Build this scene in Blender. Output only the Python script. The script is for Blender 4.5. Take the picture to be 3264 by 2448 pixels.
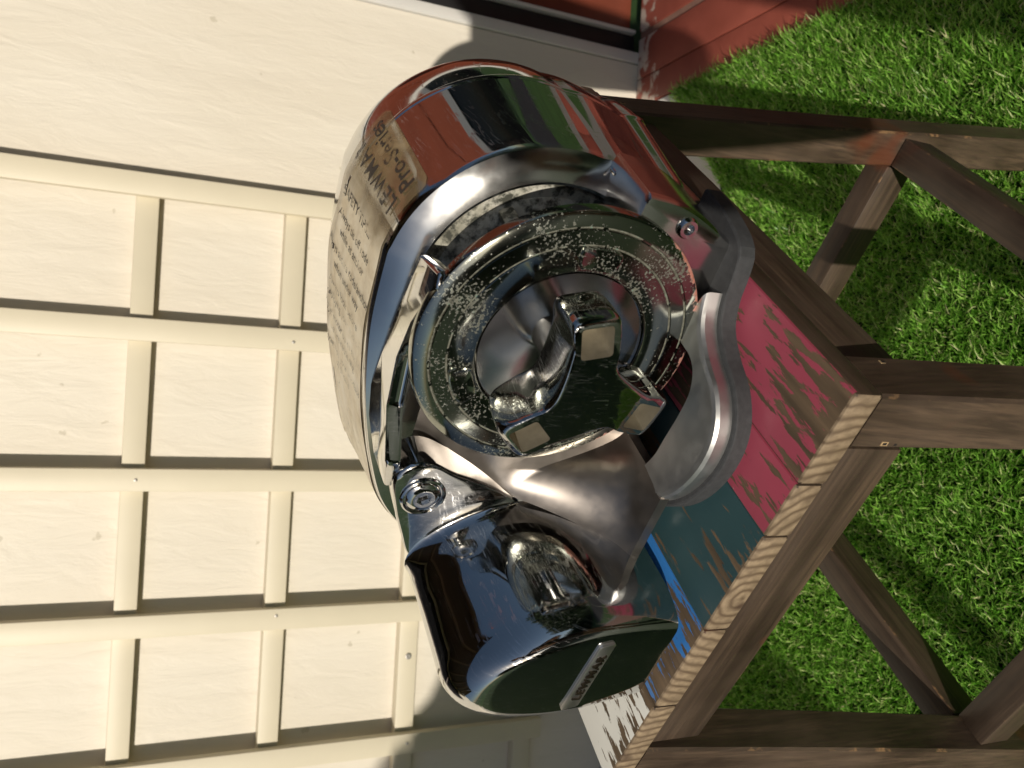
import bpy, bmesh, math, random
from mathutils import Vector, Matrix
import numpy as np

S = bpy.context.scene
for o in list(bpy.data.objects):
    bpy.data.objects.remove(o)
COL = S.collection
R_ = math.radians

# ------------------------------------------------------------------ camera
CAMZ = 0.76
RX = (0.05532832, 0.99846822, 0.0)
def unit(v):
    v = Vector(v); return v.normalized()
VPD = unit((6244.0, -346.0, -2820.0))           # straight down, in camera axes
UPC = -VPD
FWC = Vector((0, 0, -1))
YC = (FWC - FWC.dot(UPC) * UPC).normalized()
XC = YC.cross(UPC)
ROT = Matrix((XC, YC, UPC))                     # camera axes -> world axes
cam_d = bpy.data.cameras.new('camera')
cam = bpy.data.objects.new('camera', cam_d)
COL.objects.link(cam)
cam.matrix_world = Matrix.Translation((0, 0, CAMZ)) @ ROT.to_4x4()
cam_d.sensor_width = 4.8
cam_d.lens = 4.8 * 2820.0 / 3264.0
cam_d.clip_start = 0.01
cam_d.clip_end = 300
cam_d.dof.use_dof = True
cam_d.dof.focus_distance = 0.495
cam_d.dof.aperture_fstop = 2.2
S.camera = cam

# ------------------------------------------------------------------ sky, sun
LIGHT = unit((0.426, 1.0, -0.38))               # travel direction of the sunlight
SUN_EL = math.asin(-LIGHT.z)
SUN_ROT = math.atan2(-LIGHT.x, -LIGHT.y)
world = bpy.data.worlds.new('World')
S.world = world
world.use_nodes = True
wn = world.node_tree
sky = wn.nodes.new('ShaderNodeTexSky')
sky.sky_type = 'NISHITA'
sky.sun_disc = False
sky.sun_elevation = SUN_EL
sky.sun_rotation = SUN_ROT
bg = wn.nodes['Background']
bg.inputs['Strength'].default_value = 0.058
wn.links.new(sky.outputs['Color'], bg.inputs['Color'])
sun_d = bpy.data.lights.new('sun', 'SUN')
sun_d.energy = 3.5
sun_d.angle = R_(0.53)
sun_d.color = (1.0, 0.93, 0.82)
sun = bpy.data.objects.new('sun', sun_d)
sun.rotation_euler = LIGHT.to_track_quat('-Z', 'Y').to_euler()
sun.location = (-3, -7, 4)
COL.objects.link(sun)
S.view_settings.view_transform = 'Standard'
S.view_settings.look = 'None'
S.view_settings.exposure = 0.22
S.view_settings.gamma = 1.0
S.view_settings.use_curve_mapping = False

# ------------------------------------------------------------------ helpers
def link(o, parent=None):
    COL.objects.link(o)
    if parent is not None:
        o.parent = parent
    return o

def tag(o, label=None, cat=None, group=None, kind=None):
    if label: o['label'] = label
    if cat: o['category'] = cat
    if group: o['group'] = group
    if kind: o['kind'] = kind
    return o

def empty(name, loc=(0, 0, 0), rz=0.0):
    o = bpy.data.objects.new(name, None)
    o.location = loc
    o.rotation_euler = (0, 0, rz)
    o.empty_display_size = 0.05
    return link(o)

def finish(name, bm, mats, parent=None, smooth=None, loc=None):
    me = bpy.data.meshes.new(name)
    bmesh.ops.recalc_face_normals(bm, faces=bm.faces)
    bm.to_mesh(me)
    bm.free()
    if not isinstance(mats, (list, tuple)):
        mats = [mats]
    for m in mats:
        me.materials.append(m)
    if smooth is not None:
        me.shade_smooth()
        if smooth < 180:
            me.set_sharp_from_angle(angle=R_(smooth))
    o = bpy.data.objects.new(name, me)
    if loc: o.location = loc
    return link(o, parent)

def box(bm, x0, x1, y0, y1, z0, z1, bev=0.0, seg=2, mi=0, bmi=None):
    r = bmesh.ops.create_cube(bm, size=1.0)
    vs = r['verts']
    for v in vs:
        v.co = Vector(((x0 + x1) / 2 + v.co.x * (x1 - x0), (y0 + y1) / 2 + v.co.y * (y1 - y0),
                       (z0 + z1) / 2 + v.co.z * (z1 - z0)))
    fs = list({f for v in vs for f in v.link_faces})
    for f in fs: f.material_index = mi
    if bev > 0:
        es = list({e for v in vs for e in v.link_edges})
        bmesh.ops.bevel(bm, geom=es, offset=bev, segments=seg, profile=0.5, affect='EDGES', material=mi if bmi is None else bmi)

def tube(bm, pts, rad, n=12, mi=0, cap=True):
    pts = [Vector(p) for p in pts]
    rings = []
    for i, p in enumerate(pts):
        a = pts[max(0, i - 1)]; b = pts[min(len(pts) - 1, i + 1)]
        t = (b - a).normalized()
        ref = Vector((0, 0, 1)) if abs(t.z) < 0.9 else Vector((1, 0, 0))
        s = t.cross(ref).normalized(); w = s.cross(t)
        r = rad[i] if isinstance(rad, (list, tuple)) else rad
        rings.append([bm.verts.new(p + r * (math.cos(2 * math.pi * k / n) * s + math.sin(2 * math.pi * k / n) * w)) for k in range(n)])
    skin(bm, rings, mi)
    if cap:
        bm.faces.new(rings[0][::-1]).material_index = mi
        bm.faces.new(rings[-1]).material_index = mi

def skin(bm, rings, mi=0, closed=True):
    n = len(rings[0])
    for a, b in zip(rings, rings[1:]):
        for k in range(n if closed else n - 1):
            f = bm.faces.new((a[k], a[(k + 1) % n], b[(k + 1) % n], b[k]))
            f.material_index = mi

def loops_mesh(loops, cap0=False, cap1=False, mi=0, bm=None):
    bm = bm or bmesh.new()
    rings = [[bm.verts.new(p) for p in lp] for lp in loops]
    skin(bm, rings, mi)
    for flag, ring in ((cap0, rings[0]), (cap1, rings[-1])):
        if flag:
            c = sum((v.co for v in ring), Vector()) / len(ring)
            cv = bm.verts.new(c)
            for k in range(len(ring)):
                bm.faces.new((ring[k], ring[(k + 1) % len(ring)], cv)).material_index = mi
    return bm

def lathe(profile, uc, zc, n=96, bm=None, mi=0, cap0=False, cap1=False):
    """revolve (radius, v) pairs round the axis parallel to v through (uc, zc)"""
    loops = []
    for r, v in profile:
        loops.append([Vector((uc + r * math.cos(2 * math.pi * k / n), v, zc + r * math.sin(2 * math.pi * k / n))) for k in range(n)])
    return loops_mesh(loops, cap0, cap1, mi, bm)

def prism(bm, poly, z0, z1, mi=0, axis='z', bev=0.0, seg=2):
    """extrude a polygon. axis z: poly=(x,y). axis y: poly=(x,z)."""
    def P(p, h):
        return Vector((p[0], p[1], h)) if axis == 'z' else Vector((p[0], h, p[1]))
    a = [bm.verts.new(P(p, z0)) for p in poly]
    b = [bm.verts.new(P(p, z1)) for p in poly]
    n = len(poly)
    fs = [bm.faces.new(a), bm.faces.new(b)]
    for k in range(n):
        fs.append(bm.faces.new((a[k], a[(k + 1) % n], b[(k + 1) % n], b[k])))
    for f in fs: f.material_index = mi
    if bev > 0:
        es = list({e for f in fs for e in f.edges})
        bmesh.ops.bevel(bm, geom=es, offset=bev, segments=seg, profile=0.5, affect='EDGES', material=mi)

def smooth_poly(pts, n=64, closed=True):
    """Catmull-Rom through the points, resampled evenly by arc length"""
    P = [np.array(p, float) for p in pts]
    m = len(P)
    out = []
    for i in range(m if closed else m - 1):
        if closed:
            p0, p1, p2, p3 = P[i - 1], P[i], P[(i + 1) % m], P[(i + 2) % m]
        else:
            p1, p2 = P[i], P[i + 1]
            p0 = P[i - 1] if i else 2 * p1 - p2
            p3 = P[i + 2] if i + 2 < m else 2 * p2 - p1
        for t in np.linspace(0, 1, 12, endpoint=False):
            out.append(0.5 * ((2 * p1) + (p2 - p0) * t + (2 * p0 - 5 * p1 + 4 * p2 - p3) * t * t + (3 * p1 - p0 - 3 * p2 + p3) * t ** 3))
    if not closed: out.append(P[-1])
    return resample(out, n, closed)

def resample(out, n, closed=True):
    A = np.array(out)
    B = np.vstack([A, A[:1]]) if closed else A
    d = np.r_[0, np.cumsum(np.linalg.norm(np.diff(B, axis=0), axis=1))]
    t = np.linspace(0, d[-1], n, endpoint=not closed)
    return np.stack([np.interp(t, d, B[:, k]) for k in range(B.shape[1])], 1)

# ------------------------------------------------------------------ materials
class NT:
    def __init__(self, name):
        self.m = bpy.data.materials.new(name)
        self.m.use_nodes = True
        self.t = self.m.node_tree
        self.b = self.t.nodes['Principled BSDF']
        self.out = self.t.nodes['Material Output']
        self.tc = None
    def n(self, typ, **kw):
        nd = self.t.nodes.new(typ)
        for k, v in kw.items():
            if k in nd.inputs.keys(): nd.inputs[k].default_value = v
            else: setattr(nd, k, v)
        return nd
    def l(self, a, b): self.t.links.new(a, b)
    def coord(self, scale=(1, 1, 1), rot=(0, 0, 0)):
        if self.tc is None: self.tc = self.n('ShaderNodeTexCoord')
        mp = self.n('ShaderNodeMapping')
        mp.inputs['Scale'].default_value = scale
        mp.inputs['Rotation'].default_value = rot
        self.l(self.tc.outputs['Object'], mp.inputs['Vector'])
        return mp.outputs['Vector']
    def noise(self, vec, scale, detail=4, rough=0.55, dist=0.0):
        nd = self.n('ShaderNodeTexNoise')
        nd.inputs['Scale'].default_value = scale
        nd.inputs['Detail'].default_value = detail
        nd.inputs['Roughness'].default_value = rough
        nd.inputs['Distortion'].default_value = dist
        self.l(vec, nd.inputs['Vector'])
        return nd.outputs['Fac']
    def ramp(self, fac, stops):
        nd = self.n('ShaderNodeValToRGB')
        el = nd.color_ramp.elements
        while len(el) < len(stops): el.new(0.5)
        for e, (p, c) in zip(el, stops):
            e.position = p
            e.color = (*c, 1) if isinstance(c, (tuple, list)) else (c, c, c, 1)
        self.l(fac, nd.inputs['Fac'])
        return nd.outputs['Color']
    def mix(self, fac, a, b, blend='MIX'):
        nd = self.n('ShaderNodeMix', data_type='RGBA', blend_type=blend)
        for s, v in ((nd.inputs[0], fac), (nd.inputs[6], a), (nd.inputs[7], b)):
            if hasattr(v, 'is_output') or isinstance(v, bpy.types.NodeSocket): self.l(v, s)
            elif isinstance(v, (int, float)):
                s.default_value = v if s is nd.inputs[0] else (v, v, v, 1)
            else: s.default_value = (*v, 1)
        return nd.outputs[2]
    def math(self, op, a, b=0.0):
        nd = self.n('ShaderNodeMath', operation=op)
        for s, v in ((nd.inputs[0], a), (nd.inputs[1], b)):
            if isinstance(v, bpy.types.NodeSocket): self.l(v, s)
            else: s.default_value = v
        return nd.outputs[0]
    def bump(self, h, strength=0.3, dist=0.001):
        nd = self.n('ShaderNodeBump')
        nd.inputs['Strength'].default_value = strength
        nd.inputs['Distance'].default_value = dist
        self.l(h, nd.inputs['Height'])
        self.l(nd.outputs['Normal'], self.b.inputs['Normal'])
    def set(self, **kw):
        for k, v in kw.items():
            s = self.b.inputs[k.replace('_', ' ')]
            if isinstance(v, bpy.types.NodeSocket): self.l(v, s)
            elif isinstance(v, (tuple, list)) and len(v) == 3: s.default_value = (*v, 1)
            else: s.default_value = v
        return self

def plain(name, col, rough=0.5, metal=0.0, var=0.12, nscale=30.0, bump=0.0):
    t = NT(name)
    v = t.coord()
    f = t.noise(v, nscale)
    c = t.ramp(f, [(0.25, tuple(x * (1 - var) for x in col)), (0.75, tuple(min(1, x * (1 + var)) for x in col))])
    t.set(Base_Color=c, Roughness=rough, Metallic=metal)
    if bump: t.bump(t.noise(v, nscale * 6), bump, 0.0005)
    return t.m

def m_chrome(name, col=(0.60, 0.60, 0.59), r0=0.03, r1=0.10, scratch=0.35):
    t = NT(name)
    v = t.coord()
    smear = t.noise(v, 55, 3)
    rr = t.ramp(smear, [(0.35, r0), (0.7, r1)])
    finger = t.noise(v, 22, 4, 0.7, 1.0)
    rr = t.mix(t.ramp(finger, [(0.58, 0.0), (0.68, 0.5)]), rr, 0.22)
    # hairline scratches: thin level sets of stretched noise, in two directions
    s = None
    for rot, sc in (((0.3, 0.5, 0.9), (420, 9, 60)), ((1.1, 0.2, 2.1), (380, 12, 40)), ((0.2, 1.3, 0.4), (500, 10, 50))):
        n1 = t.noise(t.coord(sc, rot), 1.0, 1, 0.4)
        d = t.math('ABSOLUTE', t.math('SUBTRACT', n1, 0.5))
        line = t.math('LESS_THAN', d, 0.011)
        msk = t.math('GREATER_THAN', t.noise(t.coord((1, 1, 1), rot), 90, 2), 0.54)
        line = t.math('MULTIPLY', line, msk)
        s = line if s is None else t.math('MAXIMUM', s, line)
    rr2 = t.mix(t.math('MULTIPLY', s, scratch), rr, 0.45)
    cc = t.mix(t.math('MULTIPLY', s, scratch), col, (0.8, 0.8, 0.82))
    t.set(Base_Color=cc, Metallic=1.0, Roughness=rr2)
    return t.m

def m_satin(name, col=(0.46, 0.45, 0.43), r=0.3):
    t = NT(name)
    v = t.coord()
    f = t.noise(v, 40, 5)
    g = t.noise(v, 90, 3)
    t.set(Base_Color=t.mix(f, tuple(x * 0.88 for x in col), tuple(x * 1.1 for x in col)), Metallic=1.0,
          Roughness=t.ramp(g, [(0.3, r * 0.85), (0.7, r * 1.15)]))
    return t.m

def m_patina(name):
    """polished bronze flange, plating pitted with grey-green spots and copper at the rim"""
    t = NT(name)
    v = t.coord()
    n1 = t.noise(v, 620, 3, 0.62)
    n2 = t.noise(v, 34, 3, 0.6)
    sp = t.math('ADD', t.math('MULTIPLY', n1, 0.66), t.math('MULTIPLY', n2, 0.46))
    mask = t.ramp(sp, [(0.632, 0.0), (0.685, 1.0)])
    spot = t.ramp(t.noise(v, 420, 3), [(0.3, (0.07, 0.067, 0.05)), (0.62, (0.16, 0.16, 0.125)), (0.75, (0.12, 0.25, 0.20))])
    # copper showing through along the lower rim
    sx = t.n('ShaderNodeSeparateXYZ'); t.l(t.coord(), sx.inputs[0])
    rx = t.math('ADD', sx.outputs['X'], 0.0545); rz = t.math('SUBTRACT', sx.outputs['Z'], 0.0905)
    rad = t.math('SQRT', t.math('ADD', t.math('MULTIPLY', rx, rx), t.math('MULTIPLY', rz, rz)))
    edge = t.n('ShaderNodeMapRange'); edge.inputs[1].default_value = 0.0685; edge.inputs[2].default_value = 0.0775
    t.l(rad, edge.inputs[0])
    low = t.n('ShaderNodeMapRange'); low.inputs[1].default_value = 0.085; low.inputs[2].default_value = 0.040
    t.l(sx.outputs['Z'], low.inputs[0])
    e2 = t.math('MULTIPLY', edge.outputs[0], low.outputs[0])
    for rg_ in (0.0697, 0.0607):
        dd = t.math('ABSOLUTE', t.math('SUBTRACT', rad, rg_))
        ln = t.math('MULTIPLY', t.math('LESS_THAN', dd, 0.00045), t.math('GREATER_THAN', t.noise(v, 150, 3), 0.44))
        mask = t.math('MAXIMUM', mask, ln)
    cop = t.ramp(t.math('ADD', t.math('MULTIPLY', e2, 0.52), t.math('MULTIPLY', t.noise(v, 150, 5, 0.7), 0.8)), [(0.84, 0.0), (0.89, 1.0)])
    base = t.mix(mask, (0.33, 0.34, 0.30), spot)
    base = t.mix(cop, base, t.ramp(t.noise(v, 300, 3), [(0.35, (0.42, 0.15, 0.10)), (0.65, (0.50, 0.24, 0.19))]))
    m2 = t.math('MAXIMUM', mask, cop)
    t.set(Base_Color=base, Metallic=t.math('SUBTRACT', 1.0, t.math('MULTIPLY', m2, 0.85)),
          Roughness=t.mix(m2, t.ramp(n2, [(0.3, 0.08), (0.7, 0.18)]), 0.62))
    t.bump(m2, 0.12, 0.0004)
    return t.m

def m_corroded(name):
    t = NT(name)
    v = t.coord()
    n1 = t.noise(v, 120, 6, 0.65); n2 = t.noise(v, 45, 4, 0.6, 0.5)
    c = t.ramp(n2, [(0.3, (0.20, 0.19, 0.14)), (0.48, (0.45, 0.43, 0.35)), (0.6, (0.60, 0.58, 0.50)), (0.72, (0.38, 0.46, 0.37))])
    c = t.mix(t.ramp(n1, [(0.42, 0.0), (0.55, 1.0)]), (0.07, 0.07, 0.055), c)
    t.set(Base_Color=c, Metallic=0.25, Roughness=0.5)
    t.bump(n1, 0.5, 0.0008)
    return t.m

def grain_coords(t, axis, tight=1.0):
    s = {'x': (6, 90 * tight, 90 * tight), 'y': (90 * tight, 6, 90 * tight), 'z': (90 * tight, 90 * tight, 6)}[axis]
    return t.coord(s)

def m_stained(name, axis, dark=1.0, bare=False):
    t = NT(name)
    v = grain_coords(t, axis)
    g = t.noise(v, 1.0, 5, 0.6, 0.4)
    big = t.noise(t.coord(), 14, 3)
    rnd = t.n('ShaderNodeObjectInfo')
    c = t.ramp(g, [(0.25, (0.016 * dark, 0.010 * dark, 0.007 * dark)), (0.5, (0.052 * dark, 0.033 * dark, 0.020 * dark)), (0.78, (0.125 * dark, 0.080 * dark, 0.047 * dark))])
    fine = t.noise(t.coord({'x': (14, 420, 420), 'y': (420, 14, 420), 'z': (420, 420, 14)}[axis]), 1.0, 3, 0.6)
    c = t.mix(t.ramp(fine, [(0.42, 0.0), (0.62, 0.65)]), c, (0.020, 0.012, 0.008))
    c = t.mix(t.ramp(big, [(0.35, 0.0), (0.7, 0.45)]), c, (0.105 * dark, 0.074 * dark, 0.052 * dark))
    red = t.ramp(t.noise(t.coord(), 9, 3, 0.6), [(0.63, 0.0), (0.69, 0.7)])
    c = t.mix(red, c, (0.105 * dark, 0.030 * dark, 0.012 * dark))
    if bare:
        nk = t.ramp(t.math('ADD', t.math('MULTIPLY', t.noise(t.coord(), 38, 3), 0.7), t.math('MULTIPLY', t.noise(t.coord(), 240, 2), 0.3)), [(0.56, 0.0), (0.66, 0.8)])
        c = t.mix(nk, c, (0.26, 0.15, 0.07))
    t.set(Base_Color=c, Roughness=t.ramp(g, [(0.3, 0.42), (0.7, 0.62)]))
    t.bump(g, 0.25, 0.0008)
    return t.m

def m_endgrain(name, dark=1.0):
    """sawn plank end: growth rings as arcs in the (x, z) plane"""
    t = NT(name)
    if t.tc is None: t.tc = t.n('ShaderNodeTexCoord')
    mp = t.n('ShaderNodeMapping')
    oi = t.n('ShaderNodeObjectInfo')
    rr = t.n('ShaderNodeCombineXYZ')
    t.l(t.math('ADD', t.math('MULTIPLY', oi.outputs['Random'], 0.16), 0.0), rr.inputs[0])
    t.l(t.math('SUBTRACT', t.math('MULTIPLY', t.math('FRACT', t.math('MULTIPLY', oi.outputs['Random'], 7.3)), 0.06), 0.47), rr.inputs[2])
    t.l(rr.outputs[0], mp.inputs['Location'])
    t.l(t.tc.outputs['Object'], mp.inputs['Vector'])
    w = t.n('ShaderNodeTexWave', wave_type='RINGS', rings_direction='Y')
    w.inputs['Scale'].default_value = 46.0
    w.inputs['Distortion'].default_value = 3.2
    w.inputs['Detail'].default_value = 2.0
    w.inputs['Detail Scale'].default_value = 1.2
    t.l(mp.outputs[0], w.inputs['Vector'])
    g = t.noise(t.coord(), 160, 4)
    c = t.ramp(w.outputs['Fac'], [(0.04, (0.12 * dark, 0.08 * dark, 0.048 * dark)), (0.2, (0.21 * dark, 0.15 * dark, 0.09 * dark)), (0.8, (0.31 * dark, 0.23 * dark, 0.145 * dark))])
    c = t.mix(t.ramp(g, [(0.35, 0.0), (0.7, 0.8)]), c, (0.13 * dark, 0.09 * dark, 0.055 * dark))
    blot = t.ramp(t.noise(t.coord(), 26, 2), [(0.58, 0.0), (0.66, 0.75)])
    c = t.mix(blot, c, (0.045, 0.022, 0.014))
    t.set(Base_Color=c, Roughness=0.65)
    t.bump(w.outputs['Fac'], 0.2, 0.0006)
    return t.m

def m_paint(name, col, thr, wear_front=0.1, gloss=0.35, var=0.08, streak=1.0):
    """old paint worn through to brown wood in streaks along the grain (y)"""
    t = NT(name)
    v = t.coord((165 * streak, 24, 165))
    n1 = t.noise(v, 1.0, 5, 0.62, 0.25)
    fine = t.noise(t.coord((260, 40, 260)), 1.0, 3, 0.6)
    blot = t.noise(t.coord((30, 12, 30)), 1.0, 2, 0.5)
    f = t.math('ADD', t.math('MULTIPLY', n1, 0.50), t.math('ADD', t.math('MULTIPLY', fine, 0.16), t.math('MULTIPLY', blot, 0.34)))
    sx = t.n('ShaderNodeSeparateXYZ'); t.l(t.coord(), sx.inputs[0])
    mr = t.n('ShaderNodeMapRange'); mr.inputs[1].default_value = 0.05; mr.inputs[2].default_value = 0.0
    mr.inputs[3].default_value = 0.0; mr.inputs[4].default_value = wear_front
    t.l(sx.outputs['Y'], mr.inputs[0])
    f = t.math('ADD', f, mr.outputs[0])
    worn = t.ramp(f, [(thr, 0.0), (thr + 0.012, 1.0)])
    wood = t.ramp(t.noise(t.coord((160, 9, 160)), 1.0, 4), [(0.3, (0.052, 0.034, 0.018)), (0.7, (0.14, 0.092, 0.052))])
    pc = t.ramp(t.noise(t.coord((40, 14, 40)), 1.0, 3), [(0.3, tuple(x * (1 - var) for x in col)), (0.7, tuple(min(1, x * (1 + var)) for x in col))])
    t.set(Base_Color=t.mix(worn, pc, wood), Roughness=t.mix(worn, gloss, 0.7))
    inv = t.math('SUBTRACT', 1.0, worn)
    t.bump(t.math('ADD', inv, t.math('MULTIPLY', fine, 0.3)), 0.35, 0.0006)
    return t.m

M = {}
M['chrome'] = m_chrome('polished_steel')
M['chrome_cap'] = m_chrome('polished_cap', (0.52, 0.52, 0.50), 0.03, 0.08, 0.5)
M['satin'] = m_satin('satin_steel')
M['brushed'] = m_satin('brushed_rim', (0.62, 0.615, 0.60), 0.16)
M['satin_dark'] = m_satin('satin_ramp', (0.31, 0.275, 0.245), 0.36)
M['satin_light'] = m_satin('satin_steel_light', (0.60, 0.595, 0.58), 0.42)
M['patina'] = m_patina('pitted_bronze')
M['corroded'] = m_corroded('corroded_bronze')
M['bronze_in'] = plain('cast_bronze', (0.36, 0.32, 0.24), 0.45, 0.6, 0.25, 90, 0.4)
M['rubber'] = plain('black_rubber', (0.035, 0.036, 0.038), 0.75, 0, 0.25, 300, 0.5)
M['dark_letter'] = plain('letter_bronze', (0.035, 0.028, 0.018), 0.35, 0.7, 0.4, 500)
M['badge'] = m_satin('badge_steel', (0.60, 0.59, 0.57), 0.35)
M['wood_x'] = m_stained('stained_wood_x', 'x')
M['wood_y'] = m_stained('stained_wood_y', 'y')
M['wood_z'] = m_stained('stained_wood_z', 'z', 1.15)
for ax in 'xyz': M['edge_' + ax] = m_stained('worn_edge_' + ax, ax, 1.0, True)
M['end'] = m_endgrain('plank_end')
M['red'] = m_paint('red_paint', (0.31, 0.052, 0.082), 0.508, 0.05, 0.42)
M['teal'] = m_paint('teal_paint', (0.026, 0.060, 0.066), 0.555, 0.03, 0.35)
M['blue'] = m_paint('blue_paint', (0.030, 0.155, 0.42), 0.565, 0.13, 0.4, 0.08, 1.2)
M['white'] = m_paint('white_paint', (0.66, 0.65, 0.60), 0.545, 0.08, 0.5, 0.05, 0.9)

# ------------------------------------------------------------------ the stool/windlass frame
# local axes: x = right along the seat front (towards -a), y = along the planks, z = up; origin = near corner of the seat top
SK = 0.93                                    # true size of the stool and windlass against their drawing
HS = 0.46                                    # seat height in the drawing
F0 = Vector((0.00401144 * SK, 0.29395181 * SK, CAMZ - 0.30 * SK))
GZ = HS - F0.z / SK                          # the ground in the stool's own axes
RZ = math.atan2(-0.599, 0.801)

# ================================================================== SETTING
def m_wall():
    t = NT('cream_board')
    v = t.coord((1, 1, 0.28), (0, R_(-14), 0))
    n1 = t.noise(v, 46, 6, 0.6, 0.6)
    n2 = t.noise(t.coord((1, 1, 0.35)), 9, 3)
    c = t.ramp(n2, [(0.3, (0.665, 0.605, 0.50)), (0.7, (0.70, 0.645, 0.545))])
    st = t.ramp(t.noise(t.coord((30, 30, 1.2)), 1.0, 5, 0.6), [(0.45, 0.0), (0.8, 0.35)])
    c = t.mix(st, c, (0.58, 0.52, 0.42))
    sp = t.ramp(t.noise(t.coord(), 34, 3, 0.5), [(0.735, 0.0), (0.75, 0.6)])
    c = t.mix(sp, c, (0.45, 0.40, 0.30))
    t.set(Base_Color=c, Roughness=0.55)
    t.bump(n1, 0.5, 0.004)
    return t.m
M['wall'] = m_wall()
M['trellis'] = plain('cream_batten', (0.63, 0.565, 0.425), 0.5, 0, 0.04, 12, 0.1)
M['white_pvc'] = plain('white_frame', (0.62, 0.60, 0.56), 0.4, 0, 0.03)
M['seal'] = plain('black_seal', (0.012, 0.012, 0.013), 0.5, 0, 0.3)

WY = 1.25
bm = bmesh.new()
box(bm, -4.0, 0.5325, WY, WY + 0.12, -0.02, 1.085)
box(bm, -4.0, 0.5325, WY, WY + 0.12, 2.0, 2.6)
box(bm, 0.44, 0.5325, WY, WY + 0.12, 1.085, 2.0)
box(bm, -4.0, -2.2, WY, WY + 0.12, 1.085, 2.0)
wall = finish('cream_wall', bm, M['wall'])
tag(wall, 'cream painted textured wall board behind the trellis and the stool', 'wall')


# trellis: upright battens in front, cross battens behind them
tr = empty('trellis', (0, WY, 0))
tag(tr, 'cream square trellis of flat wooden battens fixed on the cream wall', 'trellis')
rng = random.Random(4)
for i, x in enumerate((0.228, 0.0440, -0.1482, -0.3358, -0.5275, -0.719)):
    bm = bmesh.new()
    j = rng.uniform(-0.001, 0.001)
    box(bm, x - 0.0145 + j, x + 0.0145 + j, -0.033, -0.0199, 0.13, 1.04, 0.0012)
    finish('batten', bm, M['trellis'], tr, 40)
for i, z in enumerate((0.155, 0.347, 0.5415, 0.731, 0.922)):
    bm = bmesh.new()
    j = rng.uniform(-0.001, 0.001)
    box(bm, -0.80, 0.2425, -0.0197, -0.0005, z - 0.0138 + j, z + 0.0138 + j, 0.0012)
    finish('batten', bm, M['trellis'], tr, 40)
M['screw'] = plain('screw_head', (0.35, 0.33, 0.30), 0.45, 0.7, 0.3, 400)
bm = bmesh.new()
lathe([(0.0045, 0.0), (0.0045, -0.0012), (0.003, -0.0018), (0.001, -0.0012)], -0.405, 0.347, 20, bm, 0, False, True)
sc = finish('screw', bm, M['screw'], tr, 40)
sc.location = (0, -0.0199, 0)

nb = bmesh.new()
lathe([(0.0022, 0.0), (0.0022, -0.0006), (0.0012, -0.0009)], 0.0, 0.0, 10, nb, 0, False, True)
nail_src = finish('nail', nb, M['screw'], tr, 40)
k_ = 0
for x_ in (0.228, 0.0440, -0.1482, -0.3358, -0.5275):
    for z_ in (0.347, 0.5415, 0.731, 0.922):
        if rng.random() < 0.65: continue
        o = nail_src if k_ == 0 else nail_src.copy()
        if k_: link(o, tr)
        o.location = (x_ + rng.uniform(-0.006, 0.006), -0.0331, z_ + rng.uniform(-0.006, 0.006))
        k_ += 1
win = empty('added_window', (0, WY, 0))  # unseen dark glazing, added so the top of the cover mirrors dark
tag(win, 'dark glass in a brown frame, added above the trellis to darken reflections in the steel', 'added_window')
M['brown_frame'] = plain('brown_window_frame', (0.075, 0.045, 0.030), 0.5, 0, 0.2, 30)
M['dark_pane'] = NT('dark_pane').set(Base_Color=(0.008, 0.008, 0.009), Roughness=0.05, IOR=1.45).m
bm = bmesh.new(); box(bm, -2.2, 0.44, -0.03, 0.06, 1.085, 1.15, 0.003); finish('sill', bm, M['brown_frame'], win, 40)
for x_ in (-2.2, -0.92, 0.38):
    bm = bmesh.new(); box(bm, x_, x_ + 0.06, -0.005, 0.06, 1.151, 2.0, 0.003); finish('frame', bm, M['brown_frame'], win, 40)
for x_ in (-2.139, -0.859):
    bm = bmesh.new(); box(bm, x_, x_ + 1.237, 0.02, 0.03, 1.151, 2.0); finish('pane', bm, M['dark_pane'], win)

# glazed door beside the wall
door = empty('glazed_door', (0, WY, 0))
tag(door, 'white framed glass door with black seal at the end of the wall', 'door')
M['door_glass'] = NT('door_glass').set(Base_Color=(0.012, 0.010, 0.010), Roughness=0.03, IOR=1.5).m
bm = bmesh.new(); box(bm, 0.534, 0.5525, -0.004, 0.10, -0.01, 2.3, 0.002); finish('jamb', bm, M['white_pvc'], door, 40)
bm = bmesh.new(); box(bm, 0.554, 0.5845, 0.012, 0.09, 0.004, 2.3, 0.002); finish('seal', bm, M['seal'], door, 40)
bm = bmesh.new(); box(bm, 0.5855, 0.592, 0.004, 0.09, 0.006, 2.3, 0.002); finish('bead', bm, M['white_pvc'], door, 40)
M['red_door'] = plain('red_door_paint', (0.16, 0.040, 0.022), 0.35, 0, 0.12, 20)
bm = bmesh.new(); box(bm, 0.593, 1.16, 0.014, 0.05, 0.012, 2.1, 0.002); finish('leaf', bm, M['red_door'], door, 40)
for z0_, z1_ in ((0.16, 0.62), (0.74, 1.30), (1.42, 1.95)):
    bm = bmesh.new(); box(bm, 0.67, 1.09, 0.004, 0.0138, z0_, z1_, 0.008, 3); finish('door_panel', bm, M['red_door'], door, 40)
bm = bmesh.new(); box(bm, 1.165, 1.235, -0.004, 0.10, -0.01, 2.3, 0.002); finish('jamb', bm, M['white_pvc'], door, 40)

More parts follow.
